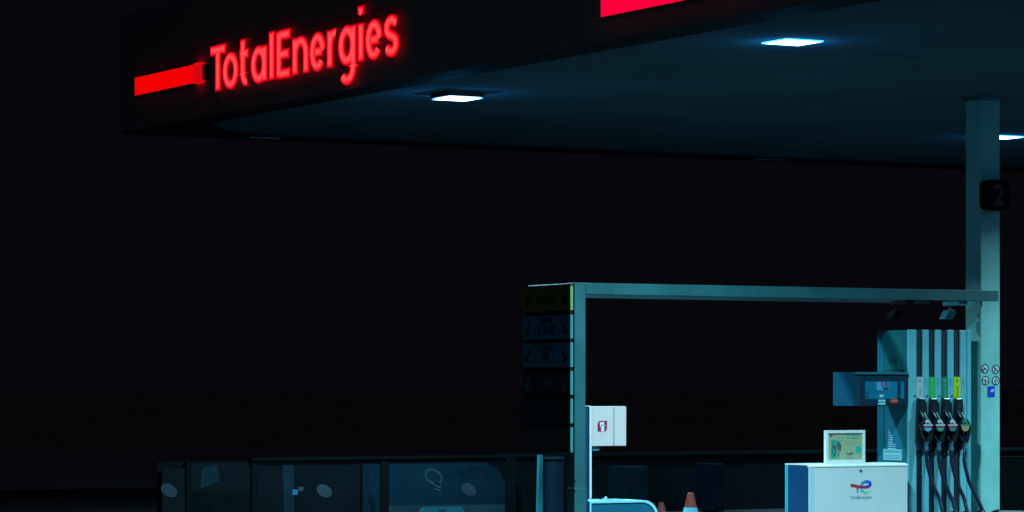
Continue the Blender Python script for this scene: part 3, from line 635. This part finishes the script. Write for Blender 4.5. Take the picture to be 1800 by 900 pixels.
prism(bm, [(1056.4, 758.1), (1057, 753), (1055.2, 751), (1054.6, 746.5), (1053.6, 742.3), (1062.5, 741.8), (1061, 744.6), (1062.8, 747.2), (1066, 748.2), (1062, 748.6), (1061, 752.6), (1064.5, 752), (1061.3, 754), (1061.5, 758.1)], lg, .002, .0032)
tb('logo_figure', bm, M_whitetop)
bm = bmesh.new(); ribbon(bm, [(qx(a), qz(b)) for a, b in ((1056.6, 751.5), (1056.2, 748.5), (1058, 746.6), (1060.5, 747), (1063, 748.8))], .008, lambda u, v, h: (u, TY-h, v), .0032, .0042); tb('logo_line', bm, M_inkgrey)
obj('bracket_side', bx(qx(1031), qx(1036.2), TY+.03, TY+.24, qz(900), qz(714.3)), mat('bracket_navy', (.01, .05, .16), .4), ts)
obj('bracket_edge', bx(qx(1036.4), qx(1040.2), TY+.0, TY+.06, qz(876), qz(714.3)), M_whitetop, ts, bevel=.003)
obj('top_bar', bx(qx(1030), qx(1040), TY+.02, TY+.10, qz(714.2), qz(713.2)), M_whitetop, ts)
# bin with rounded shoulder
def binout(ins=0):
    xl, xr_, zt_ = qx(1036.5)+ins, qx(1157)-ins, qz(880.5)-ins; r_ = (qx(1157)-qx(1132))
    return [(xl, IS+.02+ins), (xl, zt_)]+[(xr_-r_+r_*math.cos(R(a)), zt_-r_+r_*math.sin(R(a))) for a in range(90, -1, -9)]+[(xr_, IS+.02+ins)]
bm = bmesh.new(); prism(bm, binout(.018), lambda u, v, h: (u, TY+.012+h, v), 0, .33); obj('bin_body', bm, mat('bin_blue', (.006, .13, .22), .4), ts)
bm = bmesh.new(); bo, bi = binout(), binout(.022)
for h0, h1 in ((0, .35),):
    A = [[bm.verts.new((u, TY+h, v)) for u, v in L_] for L_ in (bo, bi) for h in (h0, h1)]
    n = len(bo)
    for i in range(n-1):
        bm.faces.new((A[0][i], A[0][i+1], A[2][i+1], A[2][i])); bm.faces.new((A[1][i], A[3][i], A[3][i+1], A[1][i+1]))
        bm.faces.new((A[0][i], A[1][i], A[1][i+1], A[0][i+1])); bm.faces.new((A[2][i], A[2][i+1], A[3][i+1], A[3][i]))
obj('bin_rim', bm, mat('rim_pale', (.34, .72, .80), .35, var=.04), ts)
bm = bmesh.new(); box(bm, qx(1070), qx(1074), TY+.1, TY+.14, qz(880.3), qz(876.5)); box(bm, qx(1078), qx(1100), TY+.06, TY+.2, qz(880.3), qz(878.3)); box(bm, qx(1100), qx(1106), TY+.08, TY+.18, qz(880.3), qz(879.2)); box(bm, qx(1042), qx(1072), TY+.2, TY+.26, qz(880.3), qz(878.6))
obj('squeegee_rest', bm, mat('rest_pale', (.25, .55, .62), .4), ts, bevel=.003)
bm = bmesh.new(); bmesh.ops.create_icosphere(bm, subdivisions=2, radius=.015, matrix=Matrix.Translation((qx(1075.5), TY+.12, qz(875.8)))); obj('knob', bm, mat('knob_pale', (.5, .5, .5), .4), ts, smooth=True)

# ------------------------------------------------------------------ traffic cones
def cone(px, pyt, Y, height, label, band_lo, oc, band=True):
    X, d = onY(px, Y); zt = zat(pyt, d); z0 = 0.004 if not IS else zt-height
    t = thing('traffic_cone', label, 'traffic cone', (X, Y, z0), 'traffic cones on the forecourt')
    r = lambda z: (.035+(.10-.035)*(zt-z)/height)*(1 if band else .8)
    obj('base', bx(X-.2, X+.2, Y-.2, Y+.2, z0, z0+.03), oc, t, bevel=.01)
    bm = bmesh.new(); lathe(bm, X, Y, [(r(z0+.03), z0+.03), (r(zt-.003), zt-.006), (.028, zt)], 28); obj('body', bm, oc, t, smooth=False)
    if band:
        zb1 = zat(band_lo, d); bm = bmesh.new(); lathe(bm, X, Y, [(r(zb1-.12)+.003, zb1-.12), (r(zb1)+.003, zb1)], 28); obj('reflective_band', bm, mat('band_sky', (.12, .48, .62), .3, var=.1) if 'band_sky' not in MATS else MATS['band_sky'], t)
M_or = mat('cone_orange', (.23, .025, .017), .5, var=.4, scale=12); M_rd = mat('cone_red', (.13, .006, .006), .5, var=.2, scale=12)
X, d = onY(1214, 28.9); 
cone(1214, 866, 28.9, zat(866, d)-IS-.003 if X < 23 else .5, 'orange traffic cone with a pale reflective band, alone between bin and cabinet', 892, M_or)
X, d = onY(1162.5, 28.9)
cone(1162.5, 883, 28.9, zat(883, d)-IS-.003, 'lower dull red traffic cone half hidden by the rounded bin', 899, M_rd, False)

# ------------------------------------------------------------------ thin tapered stand and dim cylinder behind the board
TYb = 31.2
X, d = onY(950.5, TYb); zt = zat(800, d)
t = thing('marker_post', 'slim pale teal tapering post standing left of the gantry post', 'post', (X, TYb, .0))
bm = bmesh.new(); sc_ = d/F
prism(bm, [(-4.5*sc_*1.3, .006), (4.2*sc_, .006), (4.0*sc_, zt), (-2.6*sc_, zt)], lambda u, v, h: (X+u, TYb+h, v), 0, .05); obj('blade', bm, mat('post_teal', (.02, .20, .25), .4), t)
obj('foot', bx(X-.12, X+.12, TYb-.1, TYb+.15, .004, .03), M_black, t)
Yc = 33.1; X, d = onY(974, Yc); zt = zat(803, d)
t = thing('waste_drum', 'dim dark blue cylindrical bin in the gloom behind the slim post', 'bin', (X, Yc, 0))
bm = bmesh.new(); r_ = 17*d/F; lathe(bm, X, Yc, [(r_, .004), (r_, zt-.03), (r_*.97, zt-.028)], 32); obj('drum', bm, mat('drum_blue', (.004, .016, .035), .8, spec=.1), t, smooth=False)
bm = bmesh.new(); lathe(bm, X, Yc, [(r_+.02, zt-.028), (r_+.02, zt-.006), (r_*.9, zt)], 32); obj('lid', bm, mat('drum_lid', (.006, .02, .03), .8, spec=.1), t)

# ------------------------------------------------------------------ low glazed shopfront and wall behind
WY = 33.7
wz = lambda px, py: zat(py, onY(px, WY)[1]); wx = lambda px: onY(px, WY)[0]
ztop = wz(600, 803)
gs = thing('glazed_screen', 'long low dark glazed screen with round stickers in the gloom behind the forecourt', 'glass screen', (wx(600), WY, 0))
obj('top_rail', bx(wx(440), wx(886), WY-.04, WY+.06, ztop-.035, ztop), mat('rail_dim', (.0015, .005, .006), .9, spec=.05), gs)
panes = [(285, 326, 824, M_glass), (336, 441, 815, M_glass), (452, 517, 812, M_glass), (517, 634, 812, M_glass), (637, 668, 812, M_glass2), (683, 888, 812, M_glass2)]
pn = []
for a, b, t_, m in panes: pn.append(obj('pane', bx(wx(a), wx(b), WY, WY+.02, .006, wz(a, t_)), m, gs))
bm = bmesh.new()
for a, b in ((326.5, 335.5), (441.5, 451.5), (634.3, 636.7), (668.5, 682.5), (888.5, 905)): box(bm, wx(a), wx(b), WY-.02, WY+.05, .004, ztop-.037)
box(bm, wx(280), wx(905), WY+.052, WY+.07, .004, ztop-.037)
obj('mullions', bm, M_mull, gs)
wf = lambda cx, cy, tilt: (lambda u, v, h: (lambda U_, V_: (wx(cx)+U_, WY-h, wz(cx, cy)+V_))(u*math.cos(tilt)-v*math.sin(tilt), u*math.sin(tilt)+v*math.cos(tilt)))
bm = bmesh.new(); ribbon(bm, arc(0, 0, .118, .078, 0, 360, 36)[:-1], .032, wf(762, 838, -.5), .001, .003, True); o = obj('ring_sticker', bm, M_frost, pn[5]); o.matrix_parent_inverse = Matrix.Identity(4)
bm = bmesh.new(); f_ = wf(769, 856, -.25)
for k in range(3): ribbon(bm, [(-.045+.01*k, .04-.035*k), (.035+.01*k, .04-.035*k)], .017, f_, .001, .003)
o = obj('sticker_text', bm, mat('sticker_teal', (.02, .06, .075), .6, var=.1), pn[5]); o.matrix_parent_inverse = Matrix.Identity(4)
for cx, cy, k in ((824, 860.5, 5), (570, 863, 3), (297, 862, 0)):
    bm = bmesh.new(); prism(bm, arc(0, 0, .108, .072, 0, 360, 32)[:-1], wf(cx, cy, -.45), .001, .003); o = obj('oval_sticker', bm, M_frost if k else mat('sticker_faint', (.012, .024, .045), .6, var=.4, scale=12), pn[k]); o.matrix_parent_inverse = Matrix.Identity(4)
o = obj('cyan_light_spot', bx(wx(514), wx(523), WY-.003, WY-.001, wz(518, 870), wz(518, 860.5)), mat('spot_cyan', (.008, .13, .26), .5, var=0), pn[3]); o.matrix_parent_inverse = Matrix.Identity(4)  # small cyan light painted as a flat square on the pane
o = obj('pink_sticker', bx(wx(524), wx(533), WY-.003, WY-.001, wz(528, 863), wz(528, 856)), mat('sticker_mauve', (.035, .04, .06), .5, var=0), pn[3]); o.matrix_parent_inverse = Matrix.Identity(4)
# rounded board in front of the brightest pane
X0, X1 = wx(738), wx(817); zt = wz(778, 892); ib = thing('floor_sign', 'pale teal rounded-top board peeping above the bottom edge before the brightest pane', 'board', ((X0+X1)/2, WY-.3, 0))
X0, d = onY(738, WY-.3); X1, _ = onY(817, WY-.3); zt = zat(892, d); r_ = .09
bm = bmesh.new(); prism(bm, [(X0, .004)]+[(X0+r_-r_*math.cos(R(a)), zt-r_+r_*math.sin(R(a))) for a in range(0, 91, 15)]+[(X1-r_+r_*math.sin(R(a)), zt-r_+r_*math.cos(R(a))) for a in range(0, 91, 15)]+[(X1, .004)], lambda u, v, h: (u, WY-.3+h, v), 0, .04)
bb = obj('board', bm, mat('board_teal', (.008, .09, .125), .4), ib)
o = obj('board_print', bx((X0+X1)/2-.05, (X0+X1)/2+.05, WY-.303, WY-.301, zt-.05, zt-.03), M_ink, ib)
# tones painted on the panes for reflections and dim shapes behind
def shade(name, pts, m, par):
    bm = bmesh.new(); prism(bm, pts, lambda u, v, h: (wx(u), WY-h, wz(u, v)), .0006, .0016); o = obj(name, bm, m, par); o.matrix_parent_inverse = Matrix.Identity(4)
M_sh = mat('dark_glass_tone', (.002, .005, .007), .8, var=.6, scale=6, spec=.05); M_sh3 = mat('teal_glass_tone', (.004, .021, .032), .8, var=.4, scale=4, spec=.1); M_sh2 = mat('dusky_glass_tone', (.003, .015, .028), .8, var=.6, scale=6, spec=.05)
shade('painted_dark_patch', [(336.5, 864), (440.5, 862), (440.5, 899), (336.5, 901)], M_sh, pn[1])
shade('painted_teal_strip', [(497, 813), (516.5, 813), (516.5, 905), (499, 905)], M_sh3, pn[2])
shade('painted_small_patch', [(519, 838), (526, 831), (533, 836), (532, 851), (522, 853)], M_sh, pn[3])
shade('painted_dusky_patch', [(356, 822), (382, 818), (386, 845), (352, 858)], M_sh3, pn[1])
shade('painted_diagonal_streak', [(638, 818), (645, 813), (661, 899), (652, 899)], M_sh2, pn[4])
shade('painted_corner_patch', [(852, 812.5), (887.5, 812.5), (887.5, 848), (878, 826)], M_sh, pn[5])
shade('painted_long_patch', [(800, 826), (838, 820), (868, 828), (862, 842), (812, 840)], M_sh2, pn[5])
shade('painted_lower_strip', [(683.5, 889), (887.5, 886.5), (887.5, 905), (683.5, 905)], mat('lower_strip_teal', (.004, .028, .042), .6, var=.3), pn[5])
# low barrier added right of the column to hide lit ground
X0, d = onY(1745, 29.75); bp_ = thing('ground_blocker', 'added black barrier panel in the gloom right of the column', 'blocker', (X0+1.5, 29.75, 0))
obj('board', bx(X0, X0+3.2, 29.75, 29.83, .06, zat(806, d)), M_mull, bp_); obj('rail', bx(X0-.02, X0+3.22, 29.74, 29.84, zat(806, d)+.001, zat(803, d)), M_mull, bp_)
for q in (X0+.1, X0+3.0): obj('foot', bx(q, q+.08, 29.65, 29.95, .004, .058), M_mull, bp_)
# dark boundary wall to the right of it
bw = thing('boundary_wall', 'low almost black boundary wall running behind the pump island', 'wall', (wx(1200), WY+.4, 0))
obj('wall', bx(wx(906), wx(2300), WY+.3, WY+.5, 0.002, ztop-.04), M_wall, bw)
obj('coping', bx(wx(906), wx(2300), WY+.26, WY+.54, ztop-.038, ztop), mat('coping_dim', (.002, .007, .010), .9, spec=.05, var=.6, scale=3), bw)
# dim locker shapes in front of the wall
def locker(pa, pb, pt, c, label):
    X0, d = onY(pa, WY-.6); X1, _ = onY(pb, WY-.6); z_ = zat(pt, d)
    t = thing('storage_locker', label, 'locker', ((X0+X1)/2, WY-.6, 0)); obj('case', bx(X0, X1, WY-.6, WY-.2, .02, z_), c, t, bevel=.02)
    obj('door', bx(X0+.03, X1-.03, WY-.612, WY-.601, .08, z_-.05), c, t, bevel=.004)
    bm = bmesh.new(); [box(bm, x-.03, x+.03, WY-.5, WY-.3, .004, .02) for x in (X0+.06, X1-.06)]; obj('feet', bm, M_black, t)
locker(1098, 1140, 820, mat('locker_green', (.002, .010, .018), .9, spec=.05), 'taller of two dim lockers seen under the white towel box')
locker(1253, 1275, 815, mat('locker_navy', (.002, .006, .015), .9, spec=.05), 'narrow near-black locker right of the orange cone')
